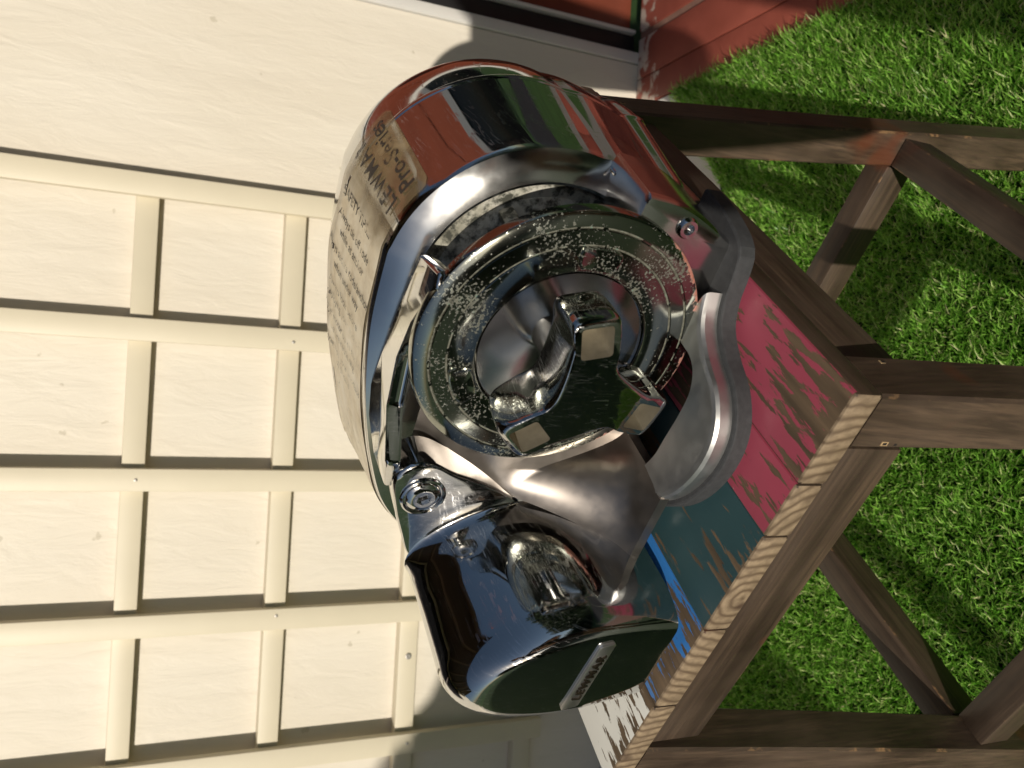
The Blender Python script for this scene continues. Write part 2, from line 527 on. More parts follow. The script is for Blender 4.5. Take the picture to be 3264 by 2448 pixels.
# ground
def m_ground():
    t = NT('lawn_ground')
    f = t.noise(t.coord(), 14, 6, 0.7)
    t.set(Base_Color=t.ramp(f, [(0.3, (0.022, 0.055, 0.010)), (0.7, (0.05, 0.12, 0.022))]), Roughness=0.9)
    return t.m
M['lawn'] = m_ground()
bm = bmesh.new()
for c in ((-70, -70), (70, -70), (70, 1.6), (-70, 1.6)): pass
vs = [bm.verts.new((x, y, -0.012)) for x, y in ((-70, -70), (70, -70), (70, 70), (-70, 70))]
bm.faces.new(vs)
tag(finish('ground', bm, M['lawn']), kind='structure')

def turf_edge(x):
    """y of the turf's cut back edge"""
    if x < 0.27: return 0.985 + 0.004 * math.sin(x * 31)
    return 0.985 + (x - 0.27) / (0.46 - 0.27) * 0.155
bm = bmesh.new()
poly = [(-3.0, -4.0), (0.457, -4.0), (0.457, 1.137)] + [(x, turf_edge(x)) for x in np.linspace(0.45, -0.8, 26)] + [(-3.0, 0.985)]
vs = [bm.verts.new((x, y, 0.008)) for x, y in poly]
bm.faces.new(vs)
M['turf_base'] = plain('turf_backing', (0.020, 0.05, 0.010), 0.9, 0, 0.4, 120)
tag(finish('turf_mat', bm, M['turf_base']), kind='structure')

M['path'] = plain('pale_path', (0.22, 0.21, 0.19), 0.8, 0, 0.1, 10)
bm = bmesh.new(); box(bm, 0.932, 1.05, -3.0, WY - 0.002, -0.06, 0.002)
tag(finish('side_path', bm, M['path']), kind='structure')
M['added_dark'] = plain('added_dark', (0.030, 0.030, 0.033), 0.7, 0, 0.2, 6)
bm = bmesh.new(); box(bm, 1.75, 3.6, -3.0, WY - 0.002, -0.06, 0.002)  # added unseen slab that cuts the green mirrored in the dome
tag(finish('added_dark_slab', bm, M['added_dark']), kind='structure')
M['white_slab'] = plain('white_masonry_paint', (0.74, 0.72, 0.66), 0.6, 0, 0.05, 20, 0.2)
bm = bmesh.new(); box(bm, -3.0, 0.4585, 0.86, WY - 0.002, -0.06, 0.003, 0.002)
tag(finish('white_paving', bm, M['white_slab']), kind='structure')

def m_tile():
    t = NT('red_tile')
    v = t.coord()
    n1 = t.noise(v, 16, 5, 0.6); n2 = t.noise(v, 55, 4, 0.6)
    c = t.ramp(n1, [(0.3, (0.27, 0.062, 0.040)), (0.7, (0.36, 0.090, 0.060))])
    t.set(Base_Color=c, Roughness=t.ramp(n2, [(0.3, 0.45), (0.7, 0.7)]))
    t.bump(n2, 0.2, 0.001)
    return t.m
M['tile'] = m_tile()
def m_tile_splash():
    t = NT('red_tile_splashed')
    v = t.coord()
    n1 = t.noise(v, 16, 5, 0.6)
    c = t.ramp(n1, [(0.3, (0.27, 0.062, 0.040)), (0.7, (0.36, 0.090, 0.060))])
    sx = t.n('ShaderNodeSeparateXYZ'); t.l(v, sx.inputs[0])
    mr = t.n('ShaderNodeMapRange'); mr.inputs[1].default_value = 1.10; mr.inputs[2].default_value = 1.24
    t.l(sx.outputs['Y'], mr.inputs[0])
    f = t.math('ADD', t.math('MULTIPLY', mr.outputs[0], 0.42), t.noise(v, 34, 4, 0.6, 0.6))
    c = t.mix(t.ramp(f, [(0.84, 0.0), (0.90, 1.0)]), c, (0.60, 0.50, 0.42))
    t.set(Base_Color=c, Roughness=0.6)
    t.bump(n1, 0.2, 0.001)
    return t.m
M['tile_splash'] = m_tile_splash()
M['mortar'] = plain('mortar', (0.24, 0.13, 0.095), 0.85, 0, 0.2, 60, 0.4)
pav = bmesh.new(); box(pav, 0.4595, 0.93, -3.0, WY - 0.001, -0.06, -0.0005)
pave = finish('tiled_paving', pav, M['mortar'])
tag(pave, kind='structure')
y = WY - 0.003
row = 0
while y > 0.05:
    ln = 0.41
    for (x0, x1) in ((0.460, 0.5057), (0.5080, 0.573), (0.5865, 0.755), (0.759, 0.928)):
        bm = bmesh.new()
        yy = y - (0.1 if x0 > 0.5 and row == 0 else 0.0)
        box(bm, x0, x1, y - ln + 0.0022, y, -0.02, 0.0035 + rng.uniform(0, 0.0006), 0.0012)
        finish('tile', bm, M['tile_splash'] if row == 0 else M['tile'], pave, 40)
    y -= ln
    row += 1

# artificial grass
def grass(name, n, x0, x1, y0, y1, seed, hmin=0.012, hmax=0.024, w=0.0010):
    g = np.random.default_rng(seed)
    x = g.uniform(x0, x1, n); y = g.uniform(y0, y1, n)
    edge = np.array([turf_edge(a) for a in x]) + g.normal(0, 0.002, n)
    keep = (y < edge) & (x < 0.456 + g.normal(0, 0.0025, n))
    x, y = x[keep], y[keep]; n = len(x)
    # fibres lean in tufts
    ang = math.radians(-62) + g.normal(0, 0.75, n) + 0.5 * np.sin(x * 55 + 3 * np.sin(y * 40)) * np.cos(y * 47)
    lean = np.clip(g.normal(0.95, 0.35, n), 0.05, 1.6)
    hgt = g.uniform(hmin, hmax, n)
    dx, dy = np.cos(ang), np.sin(ang)
    tw = ang + math.pi / 2 + g.normal(0, 0.6, n)
    wx, wy = np.cos(tw) * w, np.sin(tw) * w
    def pt(t, s):
        b = hgt * (np.sin(lean * t) / np.maximum(lean, 1e-3)) if False else None
        hz = hgt * t * np.cos(lean * t * 0.75)
        ho = hgt * t * np.sin(lean * t * 0.75)
        return np.stack([x + dx * ho + s * wx * (1 - 0.55 * t), y + dy * ho + s * wy * (1 - 0.55 * t), 0.007 + hz], 1)
    V = np.stack([pt(0, -1), pt(0, 1), pt(0.55, 1), pt(0.55, -1), pt(1.0, 0.0)], 1).reshape(-1, 3)
    base = np.arange(n) * 5
    quads = np.stack([base, base + 1, base + 2, base + 3], 1)
    tris = np.stack([base + 3, base + 2, base + 4], 1)
    me = bpy.data.meshes.new(name)
    me.vertices.add(len(V)); me.vertices.foreach_set('co', V.ravel())
    loops = np.concatenate([quads, tris], 1).ravel()
    me.loops.add(len(loops)); me.loops.foreach_set('vertex_index', loops.astype(np.int32))
    starts = np.stack([np.arange(n) * 7, np.arange(n) * 7 + 4], 1).ravel()
    me.polygons.add(2 * n); me.polygons.foreach_set('loop_start', starts.astype(np.int32))
    me.update(calc_edges=True)
    at = me.attributes.new('tone', 'FLOAT', 'FACE')
    at.data.foreach_set('value', np.repeat(g.uniform(0, 1, n), 2).astype(np.float32))
    me.shade_smooth()
    return me
def m_grass():
    t = NT('artificial_grass')
    a = t.n('ShaderNodeAttribute'); a.attribute_name = 'tone'
    c = t.ramp(a.outputs['Fac'], [(0.0, (0.12, 0.33, 0.03)), (0.45, (0.29, 0.60, 0.08)), (0.80, (0.46, 0.76, 0.16)), (0.92, (0.66, 0.78, 0.32)), (1.0, (0.78, 0.72, 0.44))])
    t.set(Base_Color=c, Roughness=0.36)
    tr = t.n('ShaderNodeBsdfTranslucent'); t.l(c, tr.inputs['Color'])
    mx = t.n('ShaderNodeMixShader'); mx.inputs[0].default_value = 0.42
    t.l(t.b.outputs[0], mx.inputs[1]); t.l(tr.outputs[0], mx.inputs[2]); t.l(mx.outputs[0], t.out.inputs[0])
    return t.m
M['grass'] = m_grass()
me = grass('grass', 230000, -0.70, 0.46, 0.12, 1.145, 7)
me.materials.append(M['grass'])
tag(link(bpy.data.objects.new('grass', me)), 'short green artificial grass under and around the wooden stool', 'grass', kind='stuff')

# ================================================================== STOOL
stool = empty('wooden_stool', F0 - Vector((0, 0, HS * SK)), RZ)
stool.scale = (SK, SK, SK)
tag(stool, 'square wooden stool with four colour painted planks and dark stained legs', 'stool')
TP = 0.0165                                 # plank thickness
AX, BY = 0.318, 0.363                       # seat size
def plank(x0, x1, paint, seed):
    bm = bmesh.new()
    r = random.Random(seed)
    box(bm, x0, x1, 0.0, BY + r.uniform(-0.001, 0.001), HS - TP, HS + r.uniform(-0.0006, 0.0004), 0.0016, 2)
    bmesh.ops.recalc_face_normals(bm, faces=bm.faces)
    for f in bm.faces:
        n = f.normal
        if abs(n.y) > 0.9: f.material_index = 1
        elif n.z < 0.35: f.material_index = 2
        elif abs(n.y) > 0.3: f.material_index = 1
    return finish('plank', bm, [paint, M['end'], M['wood_y']], stool, 40)
plank(-0.0555, 0.0, M['red'], 1)
plank(-0.0917, -0.0562, M['red'], 2)
plank(-0.1657, -0.0922, M['teal'], 3)
plank(-0.2370, -0.1662, M['blue'], 4)
plank(-0.318, -0.2375, M['white'], 5)
ZT = HS - TP - 0.0005
def leg(cx, cy, sx, sy):
    """square leg that flares outward towards the foot"""
    hw = 0.016
    bm = bmesh.new()
    loops = []
    for z in np.linspace(ZT, GZ, 14):
        d = (HS - z) / 0.3
        off = 0.0245 * d ** 1.08
        x = cx + sx * off; yv = cy + sy * off
        c = 0.0018
        loops.append([Vector((x + px_, yv + py_, z)) for px_, py_ in ((-hw + c, -hw), (hw - c, -hw), (hw, -hw + c), (hw, hw - c), (hw - c, hw), (-hw + c, hw), (-hw, hw - c), (-hw, -hw + c))])
    loops_mesh(loops, True, True, 0, bm)
    for f in bm.faces:
        if f.calc_area() < 0.0025 * 0.04: f.material_index = 1
    finish('leg', bm, [M['wood_z'], M['edge_z']], stool, 35)
e = 0.0175
leg(-e, e, 1, -1); leg(-AX + e, e, -1, -1); leg(-e, BY - e, 1, 1); leg(-AX + e, BY - e, -1, 1)
M['bare'] = plain('bare_wood_chip', (0.42, 0.29, 0.15), 0.7, 0, 0.2, 200)
M['hole'] = plain('nail_hole', (0.012, 0.009, 0.007), 0.8)
for (x_, y_, z_, ax_) in ((-0.0275, -0.0006, 0.425, 'y'), (-0.0275, -0.0008, 0.418, 'y'), (0.0006, 0.026, 0.424, 'x'), (0.0008, 0.026, 0.416, 'x'), (0.0006, 0.349, 0.430, 'x'), (0.0008, 0.349, 0.424, 'x')):
    for m_, sc_, of_ in (('bare', 1.0, 0.0), ('hole', 0.55, 0.0002)):
        bm = bmesh.new()
        w_ = 0.0021 * sc_; h_ = 0.0012 * sc_; d_ = 0.0005 + of_
        if ax_ == 'y': box(bm, x_ - h_, x_ + h_, y_ - d_, y_ + 0.003, z_ - w_, z_ + w_)
        else: box(bm, x_ - 0.003, x_ + d_, y_ - h_, y_ + h_, z_ - w_, z_ + w_)
        finish('nail_hole', bm, M[m_], stool)
ZA = HS - 0.056
bm = bmesh.new(); box(bm, -AX + 0.035, -0.035, 0.0035, 0.022, ZA, ZT, 0.0012, 2, 0, 1); finish('apron', bm, [M['wood_x'], M['edge_x']], stool, 40)
bm = bmesh.new(); box(bm, -AX + 0.035, -0.035, BY - 0.022, BY - 0.0035, ZA, ZT, 0.0012, 2, 0, 1); finish('apron', bm, [M['wood_x'], M['edge_x']], stool, 40)
bm = bmesh.new(); box(bm, -0.022, -0.0035, 0.035, BY - 0.035, ZA, ZT, 0.0012, 2, 0, 1); finish('apron', bm, [M['wood_y'], M['edge_y']], stool, 40)
bm = bmesh.new(); box(bm, -AX + 0.0035, -AX + 0.022, 0.035, BY - 0.035, ZA, ZT, 0.0012, 2, 0, 1); finish('apron', bm, [M['wood_y'], M['edge_y']], stool, 40)
zs1, zs0 = HS - 0.318, HS - 0.348
so = 0.024
bm = bmesh.new(); box(bm, -AX + 0.032 - so, -0.032 + so, 0.004 - so, 0.030 - so, zs0, zs1, 0.0012, 2, 0, 1); finish('stretcher', bm, [M['wood_x'], M['edge_x']], stool, 40)
bm = bmesh.new(); box(bm, -AX + 0.032 - so, -0.032 + so, BY - 0.030 + so, BY - 0.004 + so, zs0, zs1, 0.0012, 2, 0, 1); finish('stretcher', bm, [M['wood_x'], M['edge_x']], stool, 40)
bm = bmesh.new(); box(bm, -0.030 + so, -0.004 + so, 0.032 - so, BY - 0.032 + so, zs0, zs1, 0.0012, 2, 0, 1); finish('stretcher', bm, [M['wood_y'], M['edge_y']], stool, 40)
bm = bmesh.new(); box(bm, -AX + 0.004 - so, -AX + 0.030 - so, 0.032 - so, BY - 0.032 + so, zs0, zs1, 0.0012, 2, 0, 1); finish('stretcher', bm, [M['wood_y'], M['edge_y']], stool, 40)

# ================================================================== WINDLASS
wl = empty('anchor_windlass', F0 + Vector((0, 0, 0.0002)), RZ)
wl.scale = (SK, SK, SK)
tag(wl, 'polished steel boat anchor windlass with pitted round flange standing on the stool', 'windlass')
UC, ZC = -0.0545, 0.0905                    # shaft axis

def A(pts):                                  # (a, .) -> (u, .): a runs left, u runs right
    return [(-p[0], p[1]) for p in pts]

# gasket and base plate
outer = [(-0.020, 0.150), (-0.0185, 0.128), (-0.012, 0.106), (0.000, 0.1005), (0.014, 0.098), (0.028, 0.091), (0.038, 0.077), (0.047, 0.058), (0.062, 0.045),
         (0.082, 0.042), (0.104, 0.047), (0.122, 0.057), (0.134, 0.070), (0.1385, 0.086)]
inner = [(0.030, 0.150), (0.036, 0.135), (0.040, 0.122), (0.043, 0.110), (0.045, 0.102), (0.0455, 0.095), (0.046, 0.089), (0.050, 0.081), (0.060, 0.0755),
         (0.074, 0.075), (0.092, 0.0765), (0.108, 0.078), (0.120, 0.083), (0.128, 0.093)]
so_ = smooth_poly(outer, 60, False); si_ = smooth_poly(inner, 60, False)
def lobe(name, mat, z0, z1, grow, bev, par=wl, sag=0.0, first=0):
    o = so_.copy()[first:]; i = si_.copy()[first:]
    if grow:
        tg = np.gradient(o, axis=0); nn = np.stack([tg[:, 1], -tg[:, 0]], 1); nn /= np.linalg.norm(nn, axis=1)[:, None]
        c = np.array([0.09, 0.12]); sgn = np.sign(((o - c) * nn).sum(1))[:, None]
        o = o + nn * sgn * grow
    bm = bmesh.new()
    tgo = np.gradient(o, axis=0)
    d = i - o; d /= np.linalg.norm(d, axis=1)[:, None]
    def ring(k):
        O, I, D = o[k], i[k], d[k]
        P = [(O, z0), (O, z1 - bev), (O + D * bev * 0.3, z1 - bev * 0.3), (O + D * bev, z1), (O + D * bev * 1.3, z1 + 0.0002), (I - D * 0.001, z1 + 0.0002), (I, z1 - 0.0008), (I, z0)]
        return [Vector((-p[0], p[1], z)) for p, z in P]
    loops = [ring(k) for k in range(len(o))]
    loops_mesh(loops, True, True, 0, bm)
    return finish(name, bm, mat, par, 14)
lobe('gasket', M['rubber'], 0.0, 0.0098, 0.0035, 0.001)
lobe('base_plate', M['satin_light'], 0.0100, 0.0205, 0.0, 0.0030, wl, 0.0, 17)
bm = bmesh.new()
prism(bm, A([(-0.012, 0.16), (0.30, 0.16), (0.30, 0.325), (-0.012, 0.325)]), 0.0, 0.0062)
finish('gasket', bm, M['rubber'], wl)
bm = bmesh.new()
prism(bm, A([(-0.016, 0.151), (0.135, 0.151), (0.15, 0.13), (0.29, 0.13), (0.30, 0.32), (-0.016, 0.32)]), 0.0064, 0.02, bev=0.003)
finish('base_body', bm, M['satin'], wl, 40)

bm = bmesh.new()
fp = smooth_poly([(0.118, 0.150), (0.124, 0.110), (0.129, 0.092), (0.137, 0.078), (0.144, 0.070), (0.152, 0.064), (0.162, 0.066), (0.178, 0.085), (0.190, 0.106), (0.190, 0.150)], 60)
prism(bm, A(fp), 0.0064, 0.0212, bev=0.0025)
finish('base_floor', bm, M['satin'], wl, 30)
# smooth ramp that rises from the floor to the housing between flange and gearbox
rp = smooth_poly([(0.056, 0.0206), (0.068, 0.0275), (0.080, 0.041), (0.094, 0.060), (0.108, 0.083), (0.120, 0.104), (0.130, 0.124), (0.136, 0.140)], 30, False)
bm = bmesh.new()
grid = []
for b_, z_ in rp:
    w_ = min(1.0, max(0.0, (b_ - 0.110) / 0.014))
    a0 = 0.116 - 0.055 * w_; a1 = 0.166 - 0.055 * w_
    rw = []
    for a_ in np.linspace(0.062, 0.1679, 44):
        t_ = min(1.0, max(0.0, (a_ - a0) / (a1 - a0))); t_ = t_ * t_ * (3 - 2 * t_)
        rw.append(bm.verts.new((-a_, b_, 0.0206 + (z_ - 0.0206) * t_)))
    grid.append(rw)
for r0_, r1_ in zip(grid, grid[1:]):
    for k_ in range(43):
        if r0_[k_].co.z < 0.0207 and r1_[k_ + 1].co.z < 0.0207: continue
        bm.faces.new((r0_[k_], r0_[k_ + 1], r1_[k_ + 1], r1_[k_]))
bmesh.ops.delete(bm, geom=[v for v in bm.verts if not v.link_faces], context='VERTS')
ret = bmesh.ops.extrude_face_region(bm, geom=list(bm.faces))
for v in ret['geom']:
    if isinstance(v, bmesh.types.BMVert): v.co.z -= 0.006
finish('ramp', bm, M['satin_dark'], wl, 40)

# front right shoulder of the base with its screw
sec = [(0.040, 0.0064), (-0.006, 0.0064), (-0.0115, 0.0085), (-0.0175, 0.020), (-0.0235, 0.033), (-0.0285, 0.048), (-0.0305, 0.066)]
bm = bmesh.new()
sp = np.array(sec[:2] + [tuple(q) for q in smooth_poly(sec[2:], 16, False)])
loops = []
for v_, ins in ((0.1105, 0.0045), (0.1112, 0.0018), (0.1130, 0.0003), (0.1160, 0.0), (0.156, -0.002)):
    lp = [Vector((-(a + (ins if a < 0.03 else 0)), v_, z)) for a, z in sp] + [Vector((0.026, v_, 0.068)), Vector((-0.04, v_, 0.068))]
    loops.append(lp)
loops_mesh(loops, True, True, 0, bm)
finish('base_shoulder', bm, M['brushed'], wl, 35)
bm = bmesh.new()
lathe([(0.0058, 0.1125), (0.0058, 0.1090), (0.0048, 0.1078), (0.0030, 0.1078), (0.0028, 0.1105)], 0.0168, 0.0400, 24, bm, 0, False, True)
finish('screw', bm, M['chrome'], wl, 40)

# housing: outline in (a, z) at the widest section, swept along the shaft axis
arc = []
for d in np.linspace(-12, 84, 22):
    arc.append((0.0545 - 0.092 * math.cos(R_(d)), ZC + 0.092 * math.sin(R_(d))))
outl = [(-0.016, 0.0075), (-0.028, 0.03), (-0.0345, 0.055)] + arc + [(0.088, 0.1815), (0.13, 0.176), (0.165, 0.1685), (0.20, 0.158), (0.238, 0.142), (0.266, 0.118),
        (0.278, 0.09), (0.285, 0.05), (0.286, 0.0075), (0.20, 0.0075), (0.09, 0.0075)]
OUT = smooth_poly(outl, 260)
s_open = None
def kscale(v):
    if v <= 0.232: return 0.925 + (v - 0.160) / (0.232 - 0.160) * 0.075
    t = min(1.0, max(0.0, (v - 0.232) / 0.112))
    return (1 - t ** 2.6) ** (1 / 2.1) if t < 1 else 0.0
def body_pt(p, v, k=None, off=0.0):
    k = kscale(v) if k is None else k
    w = min(1.0, max(0.0, (v - 0.232) / 0.112))
    c = np.array([0.0545 + 0.045 * w, ZC - 0.02 * w])
    q = c + (np.asarray(p) - c) * k
    return Vector((-q[0], v, max(q[1], 0.0066)))
cen = np.array([0.0545, ZC])
def circ(r, v):
    o = []
    for p in OUT:
        d = p - cen; d = d / np.linalg.norm(d)
        q = cen + d * r
        o.append(Vector((-q[0], v, max(q[1], 0.0066))))
    return o
loops = [circ(0.040, 0.176), circ(0.066, 0.172), circ(0.0662, 0.152), circ(0.0668, 0.1500), circ(0.0685, 0.1492)]
def blend(w, v, kk):
    return [circ_pt * (1 - w) + body_pt(p, v, kk) * w for circ_pt, p in zip(circ(0.0685, v), OUT)]
loops += [blend(0.35, 0.1508, 0.90), blend(0.7, 0.1533, 0.905), blend(1.0, 0.1566, 0.912), blend(1.0, 0.1585, 0.920)]
for v_ in (0.161, 0.18, 0.205, 0.2285, 0.231): loops.append([body_pt(p, v_) for p in OUT])
for v_, k_ in ((0.2318, 1.006), (0.2335, 1.0095), (0.2352, 1.0075), (0.2358, 1.000)): loops.append([body_pt(p, v_, k_) for p in OUT])
for t_ in np.linspace(0.04, 0.97, 16):
    loops.append([body_pt(p, 0.232 + 0.112 * t_) for p in OUT])
bm = loops_mesh(loops, False, True)
nl = len(OUT)
for i_, f in enumerate(bm.faces):
    if i_ // nl in (3, 4, 5, 6, 7): f.material_index = 1
finish('housing', bm, [M['chrome'], M['brushed']], wl, 28)

# rim finger at the lower right of the opening
bm = bmesh.new()
prism(bm, A([(-0.0300, 0.064), (-0.0215, 0.042), (-0.013, 0.032), (-0.005, 0.041), (-0.011, 0.050), (-0.0185, 0.066), (-0.024, 0.069)]), 0.1475, 0.160, axis='y', bev=0.0012)
finish('rim_finger', bm, M['chrome'], wl, 35)

# chain wheel behind the flange
bm = lathe([(0.0650, 0.172), (0.0650, 0.1545), (0.0638, 0.1530), (0.0585, 0.1528), (0.058, 0.1520), (0.050, 0.148), (0.040, 0.140), (0.033, 0.130), (0.033, 0.118), (0.045, 0.112), (0.060, 0.109), (0.074, 0.1085)], UC, ZC, 96)
for q in range(7):
    an = 2 * math.pi * q / 7 + 0.35
    m = Matrix.Translation((UC, 0, ZC)) @ Matrix.Rotation(an, 4, 'Y')
    b2 = bmesh.new()
    box(b2, 0.036, 0.0575, 0.134, 0.1535, -0.0045, 0.0045, 0.0025)
    for v in b2.verts:
        v.co.y += (v.co.x - 0.047) * 0.25
    bmesh.ops.transform(b2, matrix=m, verts=b2.verts)
    tmp = bpy.data.meshes.new('t'); b2.to_mesh(tmp); b2.free(); bm.from_mesh(tmp); bpy.data.meshes.remove(tmp)
finish('chain_wheel', bm, M['corroded'], wl, 35)

# flange with two grooves, an inner lip and a polished bowl
prof = [(0.0755, 0.1088), (0.0782, 0.1072), (0.0785, 0.1035), (0.0780, 0.1012), (0.0768, 0.1002), (0.0705, 0.0990), (0.0700, 0.0998), (0.0692, 0.0998), (0.0687, 0.0988),
        (0.0615, 0.0982), (0.0610, 0.0989), (0.0603, 0.0989), (0.0598, 0.0981), (0.0470, 0.0980), (0.0462, 0.0984), (0.0456, 0.0995), (0.0450, 0.1025)]
bm = lathe(prof, UC, ZC, 128)
fl = finish('flange', bm, M['patina'], wl, 32)
def pad(r0, r1, a0, a1, v0, v1):
    """raised rounded pad on the flange face"""
    bm = bmesh.new()
    n = 40
    pts = []
    for k in range(n):
        t = 2 * math.pi * k / n
        c, s = math.cos(t), math.sin(t)
        x = math.copysign(abs(c) ** 0.5, c); y_ = math.copysign(abs(s) ** 0.5, s)
        pts.append((x, y_))
    loops = []
    for sc_, v_ in ((1.0, v0), (0.97, v1 + 0.0002), (0.88, v1), (0.86, v1 + 0.0001)):
        lp = []
        for x, y_ in pts:
            r = (r0 + r1) / 2 + y_ * sc_ * (r1 - r0) / 2
            an = R_((a0 + a1) / 2 + x * sc_ * (a1 - a0) / 2)
            lp.append(Vector((UC + r * math.cos(an), v_, ZC + r * math.sin(an))))
        loops.append(lp)
    loops_mesh(loops, False, True, 0, bm)
    finish('pad', bm, M['patina'], fl, 35)
for c0 in (118, -2, 238):
    pad(0.0475, 0.0605, c0 - 12, c0 + 12, 0.0985, 0.0966)
bm = lathe([(0.0449, 0.0990), (0.0446, 0.1010), (0.0428, 0.1018), (0.034, 0.1052), (0.024, 0.1092), (0.014, 0.1130), (0.011, 0.1138), (0.011, 0.084)], UC, ZC, 128)
finish('bowl', bm, M['brushed'], fl, 40)

# three lobed clutch nut
pts = []
for L in (15, 135, 255):
    for p, q in ((0.0150, -0.0122), (0.028, -0.0116), (0.0385, -0.0116), (0.0432, -0.0098), (0.0440, 0.0), (0.0432, 0.0098), (0.0385, 0.0116), (0.028, 0.0116)):
        an = R_(L)
        pts.append((p * math.cos(an) - q * math.sin(an), p * math.sin(an) + q * math.cos(an)))
NUT = smooth_poly(pts, 168) * 1.05
def nutloop(k, v0, dome=True):
    o = []
    for x, z in NUT * k:
        r = math.hypot(x, z)
        o.append(Vector((UC + x, v0 + (0.0045 * (r / 0.046) ** 2 if dome else 0), ZC + z)))
    return o
NV = 0.0535
loops = [nutloop(k, NV) for k in (0.02, 0.2, 0.5, 0.75, 0.88, 0.925)]
loops += [nutloop(0.958, NV + 0.0003), nutloop(0.982, NV + 0.0012), nutloop(0.995, NV + 0.0026), nutloop(1.0, NV + 0.0044)]
loops += [nutloop(1.0, NV + 0.010), nutloop(0.985, NV + 0.02), nutloop(0.95, NV + 0.031, False), nutloop(0.88, NV + 0.034, False)]
bm = loops_mesh(loops, True, True)
nut = finish('clutch_nut', bm, [M['chrome_cap'], M['bronze_in']], wl)
cut_bm = bmesh.new()
for L in (15, 135, 255):
    b2 = bmesh.new()
    box(b2, 0.0258, 0.0428, 0.02, 0.079, -0.0086, 0.0086, 0.0018, 2)
    for v in b2.verts:
        k_ = 1.0 - 0.12 * max(0.0, (v.co.y - 0.055) / 0.024)
        v.co.x = 0.0343 + (v.co.x - 0.0343) * k_; v.co.z *= k_
    bmesh.ops.transform(b2, matrix=Matrix.Translation((UC, 0, ZC)) @ Matrix.Rotation(-R_(L), 4, 'Y'), verts=b2.verts)
    tmp = bpy.data.meshes.new('t'); b2.to_mesh(tmp); b2.free(); cut_bm.from_mesh(tmp); bpy.data.meshes.remove(tmp)
cutter = finish('cutter', cut_bm, [M['bronze_in']], wl)
md = nut.modifiers.new('cut', 'BOOLEAN'); md.object = cutter; md.operation = 'DIFFERENCE'; md.solver = 'EXACT'
try: md.material_mode = 'TRANSFER'
except Exception: pass
bpy.context.view_layer.update()
dg = bpy.context.evaluated_depsgraph_get()
new = bpy.data.meshes.new_from_object(nut.evaluated_get(dg))
nut.modifiers.clear()
nut.data = new; new.name = 'clutch_nut'
new.shade_smooth(); new.set_sharp_from_angle(angle=R_(33))
bpy.data.objects.remove(cutter)

# guard arm over the flange: polygon in (a, b), thin slab
armp = [(0.020, 0.104), (0.027, 0.1005), (0.055, 0.116), (0.080, 0.1205), (0.112, 0.119), (0.142, 0.105), (0.166, 0.112), (0.176, 0.150), (0.150, 0.158), (0.125, 0.153), (0.095, 0.142), (0.060, 0.133), (0.028, 0.134)]
bm = bmesh.new()
prism(bm, A(armp), 0.1555, 0.1645, bev=0.0022, seg=3)
for v in bm.verts:                           # the slab droops slightly to the left
    a_ = -v.co.x
    v.co.z += 0.004 * math.sin(min(1, max(0, (a_ - 0.02) / 0.12)) * math.pi) - (0.010 * max(0, (a_ - 0.13) / 0.045) ** 1.5)
finish('guard_arm', bm, M['chrome'], wl, 30)

# gearbox cover: sections in (a, z) along b
back = [(0.236, 0.0075), (0.241, 0.07), (0.239, 0.115), (0.2275, 0.1305), (0.212, 0.1285), (0.197, 0.118), (0.185, 0.103), (0.175, 0.085), (0.169, 0.06), (0.168, 0.035), (0.168, 0.0075)]
mid = [(0.247, 0.0075), (0.257, 0.06), (0.254, 0.103), (0.241, 0.1235), (0.225, 0.1280), (0.208, 0.1205), (0.193, 0.105), (0.179, 0.085), (0.170, 0.062), (0.1665, 0.035), (0.166, 0.0075)]
front = [(0.232, 0.0075), (0.2435, 0.05), (0.2425, 0.084), (0.233, 0.1035), (0.215, 0.107), (0.203, 0.102), (0.193, 0.091), (0.184, 0.068), (0.178, 0.045), (0.176, 0.024), (0.176, 0.0075)]
def sect(pts, n=72):
    """rounded between the points but keeps the flat bottom"""
    s = smooth_poly(pts, n - 8, False)
    e0, e1 = s[-1], s[0]
    bot = np.array([e0 + (e1 - e0) * t for t in np.linspace(0, 1, 10)[1:-1]])
    return np.vstack([s, bot])
SB, SM, SF = sect(back), sect(mid), sect(front)
def lerp(a, b, t): return a + (b - a) * t
loops = []
def L3(sec, v, k=1.0, c=(0.225, 0.03)):
    return [Vector((-(c[0] + (p[0] - c[0]) * k), v, 0.0075 + (p[1] - 0.0075) * k)) for p in sec]
SL = sect([(0.236, 0.0075), (0.241, 0.07), (0.239, 0.115), (0.2275, 0.132), (0.212, 0.1335), (0.195, 0.1245), (0.1825, 0.109), (0.173, 0.089), (0.1685, 0.06), (0.168, 0.035), (0.168, 0.0075)])
for q in np.linspace(0, 90, 9):
    w_ = 1 - math.sin(R_(q)); b_ = 0.1042 - 0.016 * (1 - math.cos(R_(q)))
    loops.append(L3(lerp(SB, SL, w_), b_))
for t in np.linspace(0.35, 1, 5):
    loops.append(L3(lerp(SB, SM, t), lerp(0.100, 0.036, t)))
for an in np.linspace(8, 82, 10):
    t = 1 - math.cos(R_(an)); loops.append(L3(lerp(SM, SF, t), 0.036 - 0.0265 * math.sin(R_(an))))
cF = SF.mean(0)
for kk, vv in ((1.0, 0.0094), (0.97, 0.0091), (0.5, 0.0090)):
    loops.append([Vector((-(cF[0] + (p[0] - cF[0]) * kk), vv, 0.0075 + (p[1] - 0.0075) * kk)) for p in SF])
bm = loops_mesh(loops, True, True)
cover = finish('gearbox_cover', bm, M['chrome'], wl, 60)
